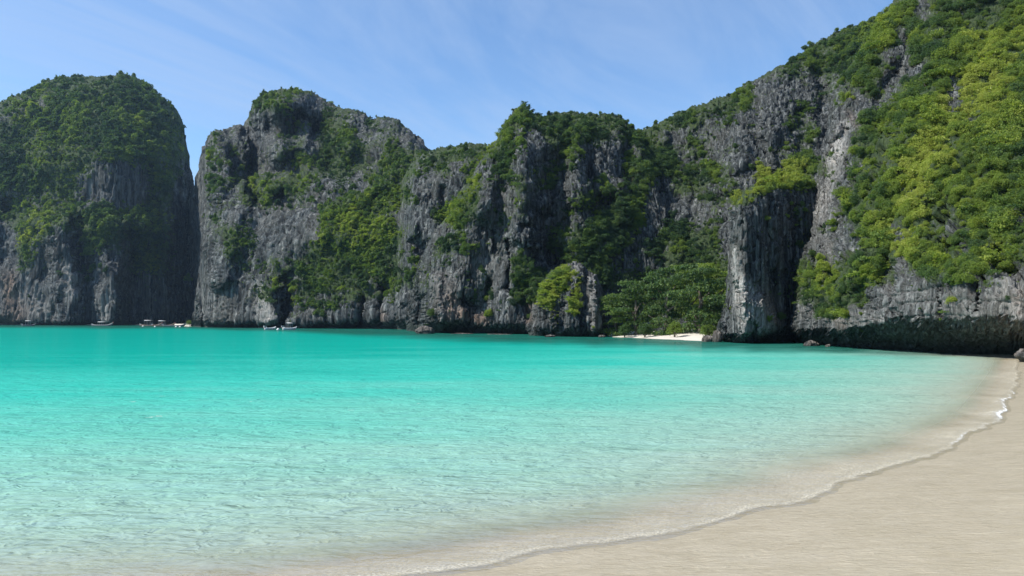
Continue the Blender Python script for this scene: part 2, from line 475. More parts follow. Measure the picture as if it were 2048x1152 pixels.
structure(build_mass('chasm_wall', 366, 446, 2.0,
    [(366, 440), (376, 392), (384, 372), (390, 370), (395, 352), (400, 325), (406, 298), (414, 284), (430, 280), (446, 290)],
    [(366, 520), (400, 470), (446, 400)], [(700, 0), (300, 10)], 190, R=4, dw=10, flute=1.6, famp=1.3, big=16, bamp=2.0, mat=ROCK_FAR, back=60, notch=0))
structure(build_mass('shoulder_cliff', 778, 1030, 2.0,
    [(778, 640), (786, 560), (795, 480), (803, 400), (812, 345), (835, 315), (862, 298), (885, 292), (905, 294), (925, 287), (945, 285), (970, 288), (990, 292), (1030, 305)],
    [(778, 232), (830, 216), (900, 205), (1030, 200)],
    [(700, 0), (640, 0), (520, 5), (430, 10), (340, 20), (310, 34), (285, 44)], 190,
    lip=[(778, 634), (1030, 640)], notch=7,
    relief=[(900, 440, 880, 400, 18, 7), (850, 330, 880, 330, 14, 5), (830, 400, 815, 600, 14, -3), (830, 480, 860, 520, 12, 5)],
    R=20, dw=26, flute=0.95, famp=0.9, big=10, bamp=1.4, mat=ROCK_MID, back=60))
structure(build_mass('central_crag', 813, 1330, 1.5,
    [(813, 640), (826, 580), (838, 535), (850, 515), (872, 470), (900, 422), (930, 372), (960, 328), (990, 288), (1006, 256), (1018, 232), (1030, 220), (1046, 209), (1056, 216), (1066, 227), (1090, 231), (1130, 225), (1170, 228), (1205, 228), (1240, 231), (1256, 240), (1270, 256), (1282, 272), (1300, 310), (1330, 380)],
    [(813, 195), (835, 178), (860, 168), (900, 163), (1000, 155), (1060, 148), (1150, 152), (1250, 158), (1330, 160)],
    [(700, 0), (650, 0), (560, 3), (480, 7), (380, 14), (300, 22), (260, 30), (225, 42), (207, 50)], 300,
    lip=[(813, 634), (850, 640), (900, 641), (1000, 645), (1060, 648), (1330, 650)], notch=6,
    relief=[(1010, 260, 960, 420, 20, -5), (960, 420, 890, 640, 36, -5), (1105, 330, 1105, 520, 30, 9), (1078, 450, 1100, 535, 24, 7), (1045, 230, 1035, 470, 20, -5), (1150, 290, 1160, 400, 18, -4), (1180, 280, 1185, 380, 8, 4), (1130, 300, 1135, 420, 9, 3), (1210, 400, 1185, 440, 16, 5),
            (1230, 380, 1250, 430, 16, -4), (1010, 560, 1000, 640, 28, -2), (975, 560, 970, 620, 10, 3), (843, 600, 843, 640, 8, 8), (870, 555, 880, 620, 14, -4), (940, 600, 950, 640, 14, 3), (1055, 560, 1060, 620, 18, 4), (985, 470, 990, 500, 6, 3), (1020, 480, 1022, 600, 5, 3), (1265, 270, 1250, 360, 14, 5)],
    R=12, dw=26, flute=0.74, famp=0.80, big=8.0, bamp=1.0, mat=ROCK_MID, back=50))
structure(build_mass('ridge_hillside', 1186, 1840, 1.6,
    [(1186, 430), (1215, 350), (1240, 300), (1262, 274), (1278, 260), (1300, 255), (1330, 241), (1360, 225), (1395, 211), (1432, 197), (1470, 183), (1505, 163), (1540, 143), (1580, 118), (1620, 93), (1660, 71), (1700, 53), (1740, 38), (1770, 23), (1790, 3), (1840, -45)],
    [(1186, 178), (1300, 160), (1450, 140), (1650, 128), (1840, 120)],
    [(700, 0), (655, 0), (600, 3), (540, 8), (480, 15), (420, 21), (350, 32), (290, 40), (230, 50), (150, 66), (60, 86), (0, 100), (-60, 112)], 350,
    relief=[(1262, 280, 1240, 420, 18, 9), (1330, 270, 1320, 470, 14, -4), (1300, 400, 1240, 520, 24, 3), (1400, 300, 1390, 420, 22, 4), (1430, 400, 1460, 390, 14, 4), (1490, 230, 1480, 330, 20, -4), (1560, 160, 1540, 260, 30, -3), (1600, 230, 1600, 300, 22, 4), (1350, 480, 1340, 560, 24, -3), (1240, 540, 1250, 560, 18, 4), (1440, 200, 1380, 260, 16, -3), (1640, 100, 1650, 300, 18, 6), (1530, 230, 1545, 330, 10, -3), (1290, 560, 1420, 560, 30, 3)],
    R=10, dw=22, flute=0.70, famp=0.90, big=8.0, bamp=1.1, mat=ROCK_MID, back=60, base_z=-0.5, notch=0))
tag(build_mass('rock_pillar', 1438, 1652, 1.5,
    [(1438, 684), (1442, 660), (1447, 620), (1453, 590), (1460, 520), (1463, 450), (1466, 420), (1476, 398), (1500, 376), (1530, 358), (1560, 350), (1600, 354), (1625, 368), (1640, 390), (1652, 430)],
    [(1438, 99), (1460, 93), (1490, 89.5), (1520, 90.5), (1560, 93), (1600, 96.5), (1652, 98)],
    [(700, 0), (655, 0), (600, .3), (520, .8), (420, 1.6), (380, 3.0), (350, 6.0)], 215,
    lip=[(1438, 672), (1480, 668), (1510, 662), (1550, 655), (1652, 655)], notch=4.2,
    relief=[(1480, 420, 1482, 600, 12, -1.2), (1500, 610, 1535, 650, 24, -1.4), (1535, 400, 1540, 560, 8, .9), (1555, 420, 1562, 640, 7, -.7), (1590, 420, 1600, 640, 9, 1.6), (1480, 630, 1480, 670, 14, -1.0), (1515, 470, 1510, 560, 6, -.5), (1575, 560, 1575, 640, 8, .9), (1455, 620, 1450, 670, 10, -1.0), (1505, 655, 1515, 675, 8, .8)],
    R=5, dw=18, flute=0.42, famp=0.40, big=4.0, bamp=0.45, mat=ROCK_NEAR, back=14,
    veg_fn=lambda x, y: np.clip(veg_at(x, y) * 0.55 + strokes(x, y, [(1480, 400, 1530, 365, 16, .8), (1530, 360, 1640, 370, 18, .8), (1600, 420, 1630, 480, 20, .45)]) - .1, 0, 1)),
    'tall grey rock pillar with leafy top standing right of the little beach', 'rock')
structure(build_mass('near_cliff', 1586, 2120, 1.6,
    [(1586, 690), (1589, 640), (1592, 600), (1600, 540), (1612, 500), (1626, 470), (1634, 400), (1640, 335), (1648, 290), (1657, 220), (1664, 180), (1673, 158), (1688, 148), (1704, 128), (1735, 82), (1765, 38), (1790, -3), (1850, -60), (2048, -210), (2150, -270), (2500, -400)],
    [(1586, 90), (1640, 80), (1700, 72), (1780, 64.5), (1850, 59.5), (1950, 54.5), (2048, 51), (2150, 45), (2300, 35), (2500, 25)],
    [(720, 0), (650, 0), (600, .4), (560, 1.2), (520, 3.6), (460, 7.5), (400, 12), (300, 21), (200, 31), (100, 42), (0, 54), (-200, 80), (-400, 105)], 480,
    lip=[(1586, 656), (1640, 655), (1700, 654), (1745, 650), (1775, 636), (1800, 632), (1900, 634), (1960, 634), (2010, 630), (2048, 636), (2500, 640)], notch=7.5,
    relief=[(1655, 300, 1650, 600, 22, 1.5), (1690, 200, 1665, 300, 16, -2), (1700, 330, 1690, 480, 16, 2), (1780, 430, 1770, 560, 14, 2.2), (1745, 480, 1700, 560, 18, -1.2), (1800, 150, 1760, 200, 22, 3), (1830, 60, 1800, 140, 20, 2), (1860, 200, 1740, 420, 22, -2.2), (1910, 200, 1915, 250, 10, -1.5), (2048, 120, 1900, 330, 30, -1.6),
            (1960, 330, 1850, 430, 26, 1.8), (1860, 440, 1900, 500, 26, 1.5), (1880, 560, 1885, 640, 5, .5), (1960, 560, 1952, 640, 5, .8), (1780, 560, 1790, 620, 10, .6), (2020, 560, 2048, 630, 40, -.5), (1700, 600, 1745, 640, 26, -.5), (1950, 480, 2040, 540, 26, 1.6), (1630, 560, 1640, 650, 12, 1.2), (1690, 255, 1670, 290, 7, 1.6)],
    R=6, dw=22, flute=0.34, famp=0.36, big=4.5, bamp=0.65, mat=ROCK_NEAR, back=60, outer=np.arange(2130, 2500, 12.0), strat=1.15, mound=1.3))
tag(build_mass('rock_outcrop', 1058, 1224, 1.5,
    [(1058, 655), (1064, 630), (1074, 594), (1088, 565), (1106, 541), (1130, 531), (1150, 527), (1168, 530), (1176, 546), (1184, 549), (1193, 558), (1200, 585), (1208, 620), (1214, 648), (1224, 668)],
    [(1058, 138), (1090, 131), (1120, 128), (1150, 128), (1190, 127), (1224, 134)],
    [(700, 0), (650, 0), (600, 1.2), (560, 3.0), (527, 6)], 120,
    lip=[(1058, 655), (1100, 652), (1130, 655), (1160, 658), (1224, 660)], notch=2.8,
    relief=[(1172, 545, 1165, 620, 7, 1.6), (1190, 560, 1192, 660, 10, -1.6), (1150, 535, 1145, 600, 12, -1.0), (1100, 600, 1095, 650, 14, -1.2), (1125, 610, 1120, 650, 10, 1.2), (1098, 640, 1098, 668, 8, 2.2), (1150, 620, 1150, 650, 14, -1)],
    R=7, dw=18, flute=0.5, famp=0.6, big=4.0, bamp=0.7, mat=ROCK_MID, back=13,
    veg_fn=lambda x, y: np.clip(strokes(x, y, [(1085, 590, 1110, 550, 20, .95), (1100, 600, 1125, 555, 18, .8), (1150, 590, 1160, 560, 8, .7), (1150, 600, 1145, 620, 10, .6), (1105, 625, 1110, 640, 14, .35)]), 0, 1)),
    'small rock outcrop with bright grassy flank left of the little beach', 'rock')

# ------------------------------------------------------------------ foliage meshes (unit radius)
def leaf_quads(c, n, s, rs):
    """Diamond leaves at c, facing n, half-length s."""
    r = rs.normal(size=c.shape)
    u = np.cross(n, r); u /= np.linalg.norm(u, axis=1)[:, None] + 1e-9
    v = np.cross(n, u)
    s = s[:, None]
    bend = n * s * 0.25
    V = np.stack([c - u * s - bend, c - v * s * 0.55 + bend * .4, c + u * s - bend, c + v * s * 0.55 + bend * .4], 1)
    return V.reshape(-1, 3)
def crown(name, seed, nb, nl, ls, flat=0.75, tiers=False, spread=0.62):
    rs = np.random.default_rng(seed)
    C, Nn, Sz = [], [], []
    for k in range(nb):
        while True:
            p = rs.uniform(-1, 1, 3)
            if p @ p < 1: break
        p = p * spread * np.array([1, 1, flat])
        if tiers:
            p = rs.uniform(-1, 1, 3) * np.array([.75, .75, 1.0]); p[2] = (k + .5) / nb * 1.9 - .95
            fr = 1 - .45 * abs(p[2] + .1); p[:2] *= fr
            rad = np.array([.50, .50, .10]) * rs.uniform(.6, 1.25)
        else:
            rad = rs.uniform(.65, 1.35, 3) * rs.uniform(.24, .42)
        m = int(nl / nb)
        d = rs.normal(size=(m, 3)); d /= np.linalg.norm(d, axis=1)[:, None]
        d[:, 2] = np.where(d[:, 2] < -.6, -d[:, 2], d[:, 2])
        rr = np.where(rs.random(m) < .14, rs.uniform(1.0, 1.55, m), rs.uniform(.72, 1.06, m) ** 0.7)
        C.append(p + d * rr[:, None] * rad)
        nn = d + np.array([0, 0, .22]) + rs.normal(size=(m, 3)) * .5
        nn /= np.linalg.norm(nn, axis=1)[:, None]
        Nn.append(nn); Sz.append(ls * rs.uniform(.6, 1.35, m))
    V = leaf_quads(np.concatenate(C), np.concatenate(Nn), np.concatenate(Sz), rs)
    F = np.arange(len(V)).reshape(-1, 4)
    return V, F
def tuft(seed, n, ls):
    """A low cushion of upright blades, for grass and creepers."""
    rs = np.random.default_rng(seed)
    c = rs.uniform(-1, 1, (n, 3)); c[:, 2] = rs.uniform(-.2, .35, n) * (1 - .5 * (c[:, 0] ** 2 + c[:, 1] ** 2))
    nn = rs.normal(size=(n, 3)) * .6 + np.array([0, -.2, .6]); nn /= np.linalg.norm(nn, axis=1)[:, None]
    V = leaf_quads(c, nn, ls * rs.uniform(.6, 1.4, n), rs)
    return V, np.arange(len(V)).reshape(-1, 4)
def spray(seed, n, m, ls):
    """Feathery fountain of arching stems, like bamboo."""
    rs = np.random.default_rng(seed); C, N_ = [], []
    for k in range(n):
        a = rs.uniform(0, 6.28); L = rs.uniform(.5, 1.15); H = rs.uniform(.7, 1.5)
        t = np.linspace(.25, 1, m)
        out = L * t ** 1.8
        z = -1 + H * (1.9 * t - .75 * t ** 3)
        p = np.stack([np.cos(a) * out, np.sin(a) * out, z], -1) + rs.normal(size=(m, 3)) * .055
        C.append(p); N_.append(rs.normal(size=(m, 3)) * .55 + np.array([np.cos(a) * .5, np.sin(a) * .5, .6]))
    C = np.concatenate(C); N_ = np.concatenate(N_); N_ /= np.linalg.norm(N_, axis=1)[:, None]
    V = leaf_quads(C, N_, ls * rs.uniform(.6, 1.4, len(C)), rs)
    return V, np.arange(len(V)).reshape(-1, 4)
def make_mesh(name, V, F, mat):
    o = mesh_obj(name, V, F, mat, False)
    COL.objects.unlink(o)
    return o.data
FAR = [make_mesh('foliage', *crown('c', 100 + k, 7, 330, .17), LEAF) for k in range(5)]
MID = [make_mesh('foliage', *crown('c', 200 + k, 11, 1100, .095), LEAF) for k in range(5)]
NEAR = [make_mesh('foliage', *crown('c', 300 + k, 16, 3200, .056), LEAF) for k in range(5)]
TIER = [make_mesh('foliage', *crown('c', 400 + k, 16, 4200, .05, tiers=True), LEAF) for k in range(4)]
TUFT = [make_mesh('foliage', *tuft(500 + k, 160, .16), LEAF) for k in range(3)]

SPRAY = [make_mesh('foliage', *spray(600 + k, 46, 34, .075), LEAF) for k in range(3)]
def trunk_mesh(seed, limbs=5):
    """Tapered trunk with limbs; foot at z = -1.35, limbs end inside a unit crown."""
    rs = random.Random(seed); V, F = [], []
    def tube(p0, p1, r0, r1, n=6, k=4, wob=.05):
        base = len(V); ax = (p1 - p0).normalized()
        a = ax.orthogonal().normalized(); b = ax.cross(a)
        for i in range(k + 1):
            q = i / k; c = p0.lerp(p1, q) + (Vector((rs.uniform(-wob, wob), rs.uniform(-wob, wob), 0)) if 0 < i < k else Vector())
            r = r0 + (r1 - r0) * q
            for j in range(n):
                t = 2 * math.pi * j / n; V.append(c + (a * math.cos(t) + b * math.sin(t)) * r)
        for i in range(k):
            for j in range(n): F.append((base + i * n + j, base + i * n + (j + 1) % n, base + (i + 1) * n + (j + 1) % n, base + (i + 1) * n + j))
    top = Vector((rs.uniform(-.1, .1), rs.uniform(-.1, .1), .3))
    tube(Vector((0, 0, -1.35)), top, .095, .05)
    for i in range(limbs):
        s = rs.uniform(.35, .9); a = 2 * math.pi * (i + rs.random() * .6) / limbs
        p = Vector((0, 0, -1.35)).lerp(top, s)
        tube(p, p + Vector((math.cos(a) * rs.uniform(.4, .7), math.sin(a) * rs.uniform(.4, .7), rs.uniform(.25, .6))), .045, .012, 5, 3)
    return make_mesh('trunk', np.array([tuple(v) for v in V]), np.array(F), BARK)
TRUNK = [trunk_mesh(60 + k) for k in range(4)]

def scatter_group(name, meshes):
    """Geometry nodes: one of the meshes on every point, by attributes pick, size, turn."""
    g = bpy.data.node_groups.new(name, 'GeometryNodeTree')
    g.interface.new_socket('Geometry', in_out='INPUT', socket_type='NodeSocketGeometry')
    g.interface.new_socket('Geometry', in_out='OUTPUT', socket_type='NodeSocketGeometry')
    n, l = g.nodes, g.links
    gi, go = n.new('NodeGroupInput'), n.new('NodeGroupOutput')
    coll = bpy.data.collections.new(name + '_source')
    for k, m in enumerate(meshes):
        coll.objects.link(bpy.data.objects.new('%s_%02d' % (name, k), m))
    ci = n.new('GeometryNodeCollectionInfo')
    ci.inputs['Collection'].default_value = coll
    ci.inputs['Separate Children'].default_value = True
    ci.inputs['Reset Children'].default_value = True
    ip = n.new('GeometryNodeInstanceOnPoints')
    ip.inputs['Pick Instance'].default_value = True
    def na(nm, t):
        k = n.new('GeometryNodeInputNamedAttribute'); k.data_type = t; k.inputs['Name'].default_value = nm
        return k.outputs['Attribute']
    l.new(gi.outputs[0], ip.inputs['Points']); l.new(ci.outputs[0], ip.inputs['Instance'])
    l.new(na('pick', 'INT'), ip.inputs['Instance Index'])
    l.new(na('turn', 'FLOAT_VECTOR'), ip.inputs['Rotation'])
    l.new(na('size', 'FLOAT_VECTOR'), ip.inputs['Scale'])
    l.new(ip.outputs[0], go.inputs[0])
    return g
ALLF = FAR + MID + NEAR + TUFT + SPRAY         # 0-4, 5-9, 10-14, 15-17, 18-20
SCATTER = scatter_group('plant_scatter', ALLF)
def scatter_obj(name, pos, size, turn, pick, tint, label, cat):
    me = bpy.data.meshes.new(name)
    me.vertices.add(len(pos)); me.vertices.foreach_set('co', np.ascontiguousarray(pos, np.float32).ravel())
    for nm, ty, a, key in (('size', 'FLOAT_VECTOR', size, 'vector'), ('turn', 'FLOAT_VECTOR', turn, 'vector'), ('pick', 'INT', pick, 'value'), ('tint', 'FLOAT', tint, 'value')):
        at = me.attributes.new(nm, ty, 'POINT')
        at.data.foreach_set(key, np.ascontiguousarray(a, np.int32 if ty == 'INT' else np.float32).ravel())
    o = bpy.data.objects.new(name, me); COL.objects.link(o)
    md = o.modifiers.new('plants', 'NODES'); md.node_group = SCATTER
    o['kind'] = 'stuff'; tag(o, label, cat)
    return o

TREES = []      # individual trees, filled below
def plants(mass, spacing, rpx, base_tint, label, lod, n_single=0, zone=None, xlim=(-300, 2200), thr=0.5, tuft_frac=0.25, seed=1, amp=0.9, ylo=-40):
    rs = np.random.default_rng(seed)
    M = MASS[mass]
    xs = np.arange(max(M['px'][0], xlim[0]), min(M['px'][-1], xlim[1]), spacing)
    ys = np.arange(max(M['sk'].min() - 4, ylo - 60), M['pb'].max(), spacing)
    gx, gy = np.meshgrid(xs, ys)
    qx = (gx + rs.uniform(-.5, .5, gx.shape) * spacing).ravel(); qy = (gy + rs.uniform(-.5, .5, gx.shape) * spacing).ravel()
    P, N, ok, wet = sample(mass, qx, qy)
    M2 = dict(M); 
    i = np.clip(np.searchsorted(M['px'], qx) - 1, 0, len(M['px']) - 2)
    t = np.clip((M['pb'][i] - qy) / (M['pb'][i] - M['sk'][i]), 0, .9999)
    v = M['veg'][i, (t * (M['rows'] - 1)).astype(int)]
    sc = 12.0 * np.linalg.norm(P, axis=1) / FPX / 3.0
    nz = fbm(P[:, 0] / (sc * 9), P[:, 1] / (sc * 9), P[:, 2] / (sc * 7), 5, .7)
    up = N[:, 2]
    dens = v + nz * amp * 0.5 + 0.12 * np.clip(up, -.5, 1)
    keep = ok & (wet < .15) & (dens > thr)
    # sparse small tufts on bare rock
    sparse = ok & (wet < .1) & (~keep) & (rs.random(len(qx)) < np.clip(v, 0.03, 1) * 0.5)
    dist = P[:, 1]
    r = rpx * np.exp(rs.normal(0, .5, len(qx))) * (0.75 + 0.5 * np.clip((dens - thr) * 2, 0, 1))
    r = r * np.clip(1.0 + .9 * noise3(P[:, 0] / (sc * 16) + 70, P[:, 1] / (sc * 16), P[:, 2] / (sc * 16)), .5, 1.8)
    r = np.minimum(r, rpx * 2.5)
    r = np.where(sparse, r * .42, r)
    skyd = (qy - M['sk'][i]) / np.sqrt(1 + np.minimum(np.abs(np.gradient(M['sk'], M['px']))[i], 12) ** 2)
    r = r * (0.6 + 0.4 * sst(2, 16, skyd))
    rm = r * dist / FPX
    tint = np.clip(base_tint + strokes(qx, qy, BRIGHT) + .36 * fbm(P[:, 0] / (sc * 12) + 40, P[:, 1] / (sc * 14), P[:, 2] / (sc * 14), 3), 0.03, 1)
    sel = keep | sparse
    idx = np.where(sel)[0]
    order = idx[np.argsort(-rm[idx])]
    singles = []
    if n_single:
        cand = [k for k in order if keep[k] and 0 < qx[k] < 2048 and qy[k] > 4]
        taken = []
        for k in cand:
            if all((qx[k] - qx[j]) ** 2 + (qy[k] - qy[j]) ** 2 > (1.5 * r[k]) ** 2 for j in taken):
                taken.append(k)
                if len(taken) >= n_single: break
        for k in taken: TREES.append((P[k], N[k], rm[k], tint[k], qx[k], qy[k], mass, lod, zone))
        singles = set(taken)
        idx = np.array([k for k in idx if k not in singles])
    n = len(idx)
    lodn = np.full(n, {'far': 0, 'mid': 5, 'near': 10}[lod])
    small = r[idx] < rpx * .6
    lodn = np.where(small & (lodn > 0), lodn - 5, lodn)
    pick = lodn + rs.integers(0, 5, n)
    tf = rs.random(n) < tuft_frac
    pick = np.where(tf, 15 + rs.integers(0, 3, n), pick)
    patch_n = noise3(P[idx, 0] / (sc[idx] * 26) + 20, P[idx, 1] / (sc[idx] * 26), P[idx, 2] / (sc[idx] * 22)) + (tint[idx] - .5) * .9
    sp = (rs.random(n) < sst(.0, .4, patch_n) * .7) & (lod != 'far')
    pick = np.where(sp, 18 + rs.integers(0, 3, n), pick)
    R = rm[idx] * np.where(sp, 1.15, 1.0)
    size = np.stack([R * rs.uniform(.85, 1.2, n), R * rs.uniform(.85, 1.2, n), R * rs.uniform(.85, 1.3, n)], -1)
    turn = np.stack([rs.normal(0, .15, n), rs.normal(0, .15, n), rs.uniform(0, 6.28, n)], -1)
    pos = P[idx] + N[idx] * (R * rs.uniform(.05, .55, n))[:, None] + np.array([0, 0, .15]) * R[:, None]
    scatter_obj('hillside_vegetation', pos, size, turn, pick, tint[idx], label, 'vegetation')

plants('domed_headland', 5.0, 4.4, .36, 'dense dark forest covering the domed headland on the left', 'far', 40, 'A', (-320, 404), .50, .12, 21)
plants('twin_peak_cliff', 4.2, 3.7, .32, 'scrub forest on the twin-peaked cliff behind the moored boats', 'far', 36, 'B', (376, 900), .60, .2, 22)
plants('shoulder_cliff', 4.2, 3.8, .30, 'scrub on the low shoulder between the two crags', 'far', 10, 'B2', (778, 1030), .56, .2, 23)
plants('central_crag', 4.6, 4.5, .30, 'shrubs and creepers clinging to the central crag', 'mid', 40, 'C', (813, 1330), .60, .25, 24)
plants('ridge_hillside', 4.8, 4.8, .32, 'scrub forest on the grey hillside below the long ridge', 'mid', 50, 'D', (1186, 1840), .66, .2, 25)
plants('rock_pillar', 5.4, 6.6, .42, 'leafy shrubs on top of the tall rock pillar', 'mid', 8, 'E', (1438, 1652), .58, .2, 26)
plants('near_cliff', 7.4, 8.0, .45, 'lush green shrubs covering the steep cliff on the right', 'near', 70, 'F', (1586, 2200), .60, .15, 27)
plants('rock_outcrop', 4.2, 4.6, .78, 'bright green grass and creepers on the small rock outcrop', 'mid', 0, 'G', (1058, 1224), .5, .75, 28)

# ------------------------------------------------------------------ single trees
def tree(P, rad, tint, crowns, label, group, zs=1.0, trunk_h=1.0, seed=0, name='hillside_tree'):
    """P is the foot; the crown centre stands 1.35 radii above it."""
    rs = random.Random(seed)
    root = bpy.data.objects.new(name, None); COL.objects.link(root)
    root.empty_display_size = .2
    root.location = tuple(P); root.rotation_euler = (0, 0, rs.uniform(0, 6.28))
    tag(root, label, 'tree', group)
    c = bpy.data.objects.new('crown', rs.choice(crowns)); COL.objects.link(c); c.parent = root
    c.location = (0, 0, 1.0 * rad * zs); c.scale = (rad * rs.uniform(.9, 1.15), rad * rs.uniform(.9, 1.15), rad * zs)
    c['tint'] = float(tint)
    t = bpy.data.objects.new('trunk', rs.choice(TRUNK)); COL.objects.link(t); t.parent = root
    t.location = (0, 0, 1.0 * rad * zs); t.scale = (rad, rad, rad * zs)
    return root
def shade_word(t):
    return 'dark green' if t < .3 else ('mid green' if t < .45 else ('olive green' if t < .62 else 'yellow-green'))
def where(z, x, y):
    if z == 'A':
        s = 'on the dome crest' if y < 190 else ('high on the dome' if y < 250 else ('halfway down the dome' if y < 330 else ('on the dome terrace' if y < 480 else 'at the dome foot')))
        return s + (', left of its bare face' if x < 170 else (', right of its bare face' if x > 290 else ', above its bare face'))
    if z == 'B':
        s = ' summit' if y < 240 else (' upper slope' if y < 310 else (' middle ledge' if y < 400 else (' green ramp' if x > 620 else ' lower face')))
        return 'on the twin-peaked cliff' + s + (' near the chasm' if x < 480 else (' on the left' if x < 620 else ' on the right'))
    if z == 'B2': return 'on the low shoulder left of the crag' + (' crest' if y < 340 else ' face')
    if z == 'C':
        s = ' crest' if y < 270 else (' upper face' if y < 400 else (' lower face' if y < 560 else ' foot'))
        return 'on the central crag' + s + (', left side' if x < 1010 else (', right side' if x > 1150 else ', middle'))
    if z == 'D':
        s = 'below the ridge line' if y < 160 else ('high on the grey hillside' if y < 260 else ('halfway up the hillside' if y < 400 else 'low behind the beach'))
        return s + (', near the saddle' if x < 1300 else (', above the pillar' if x > 1480 else ', left of the pillar'))
    if z == 'E': return 'on the tall rock pillar' + (', left edge' if x < 1520 else ', right part')
    s = 'high on the right cliff' if y < 110 else ('on the upper right cliff' if y < 220 else ('in the right cliff middle' if y < 330 else ('on the lower right cliff' if y < 450 else 'over the sea notch')))
    return s + (', by its left edge' if x < 1740 else (', by the picture edge' if x > 1930 else ', away from its edges'))
GROUP = {'A': 'trees on the domed headland', 'B': 'trees on the twin-peaked cliff', 'B2': 'trees on the low shoulder', 'C': 'trees on the central crag', 'D': 'trees on the grey hillside', 'E': 'shrubs on the rock pillar', 'F': 'trees on the right cliff'}
BY_LABEL = {}
for k, T in enumerate(TREES):
    BY_LABEL.setdefault('%s tree %s' % (shade_word(T[3]), where(T[8], T[4], T[5])), []).append(k)
ORD = ['leftmost', 'second from left', 'third from left', 'fourth from left', 'fifth from left', 'sixth from left', 'seventh from left', 'eighth from left', 'ninth from left', 'tenth from left', 'eleventh from left', 'twelfth from left', 'thirteenth from left', 'fourteenth from left', 'fifteenth from left', 'sixteenth from left', 'seventeenth from left']
LABEL = {}
for lab, ks in BY_LABEL.items():
    ks.sort(key=lambda k: TREES[k][4])
    for j, k in enumerate(ks):
        if len(ks) == 1: LABEL[k] = lab
        elif j == len(ks) - 1: LABEL[k] = 'rightmost ' + lab
        else: LABEL[k] = (ORD[j] + ' ' if j < len(ORD) else 'further right ') + lab
for k, (P, N, r, t, qx, qy, mass, lod, z) in enumerate(TREES):
    cr_ = {'far': MID, 'mid': MID, 'near': NEAR}[lod]
    foot = np.array(P) + np.array(N) * .1 * r - np.array([0, 0, .75 * r])
    tree(foot, r * 1.05, t, cr_, LABEL[k], GROUP[z], 1.0, seed=k)

# ------------------------------------------------------------------ shoreline, seabed, water
SHORE = np.array([(-900, 1420), (-300, 1300), (0, 1258), (400, 1215), (700, 1172), (850, 1150), (900, 1142), (1000, 1128), (1100, 1112), (1200, 1095), (1300, 1077), (1400, 1055), (1500, 1030), (1600, 1000), (1700, 968), (1800, 930), (1900, 893), (1950, 870), (1995, 846), (2012, 828), (2022, 800), (2030, 775), (2036, 745), (2034, 724), (2030, 714)], float)
SH = ground(SHORE[:, 0], SHORE[:, 1])[:, :2]
SH = np.concatenate([[[-60, 1.0]], [[-30, 3.2]], [[-14, 5.0]], SH[2:], [[36.5, 60], [60, 95]]])
def shore_dist(X, Y):
    """Signed distance to the water's edge, positive over water."""
    best = np.full(X.shape, 1e9); side = np.ones(X.shape)
    for a, b in zip(SH[:-1], SH[1:]):
        d = b - a; q = d @ d
        t = np.clip(((X - a[0]) * d[0] + (Y - a[1]) * d[1]) / q, 0, 1)
        ex, ey = X - a[0] - t * d[0], Y - a[1] - t * d[1]
        dd = ex * ex + ey * ey
        cr2 = d[0] * (Y - a[1]) - d[1] * (X - a[0])
        m = dd < best
        best = np.where(m, dd, best); side = np.where(m, np.where(cr2 > 0, 1, -1), side)
    return np.sqrt(best) * side
def wob(X, Y):
    return 0.22 * fbm(X / 2.6, Y / 2.6, 0.3, 3) + 0.05 * fbm(X / .35, Y / .35, 1.3, 2)
def bed_z(s):
    return np.where(s < 0, np.minimum(-s * .055, 1.0 + -s * .012), -np.interp(s, [0, 2.5, 6, 15, 40, 120, 400], [0, .13, .42, 1.1, 2.2, 3.2, 4.5]))

def axis_pts(c, near, far_lo, far_hi, n_near, n_far):
    mid = np.linspace(c - near, c + near, n_near)
    lo = c - near - np.geomspace(.12, c - near - far_lo, n_far)[::-1]
    hi = c + near + np.geomspace(.12, far_hi - c - near, n_far)
    return np.concatenate([lo, mid, hi])
gx = axis_pts(3, 13, -700, 900, 300, 60); gy = axis_pts(14, 13, -260, 1200, 280, 60)
BX, BY = np.meshgrid(gx, gy, indexing='ij')
bs = shore_dist(BX, BY)
bsw = bs + wob(BX, BY) * np.clip(1.5 - np.abs(bs) / 8, 0, 1)
near_k = np.clip(1.3 - np.hypot(BX - 3, BY - 12) / 26, 0, 1)
rip = .010 * near_k * fbm(BX / 1.3 + BY * .5, BY / .28 - BX * .12, .2, 3) * sst(1.0, -1.0, bs) + .018 * near_k * fbm(BX / 1.1, BY / .5, 5.2, 3) * sst(.5, 3, bs)
BZ = bed_z(bsw) + rip + .06 * fbm(BX / 9, BY / 9, 2.2, 3) * sst(-3, -12, bs)
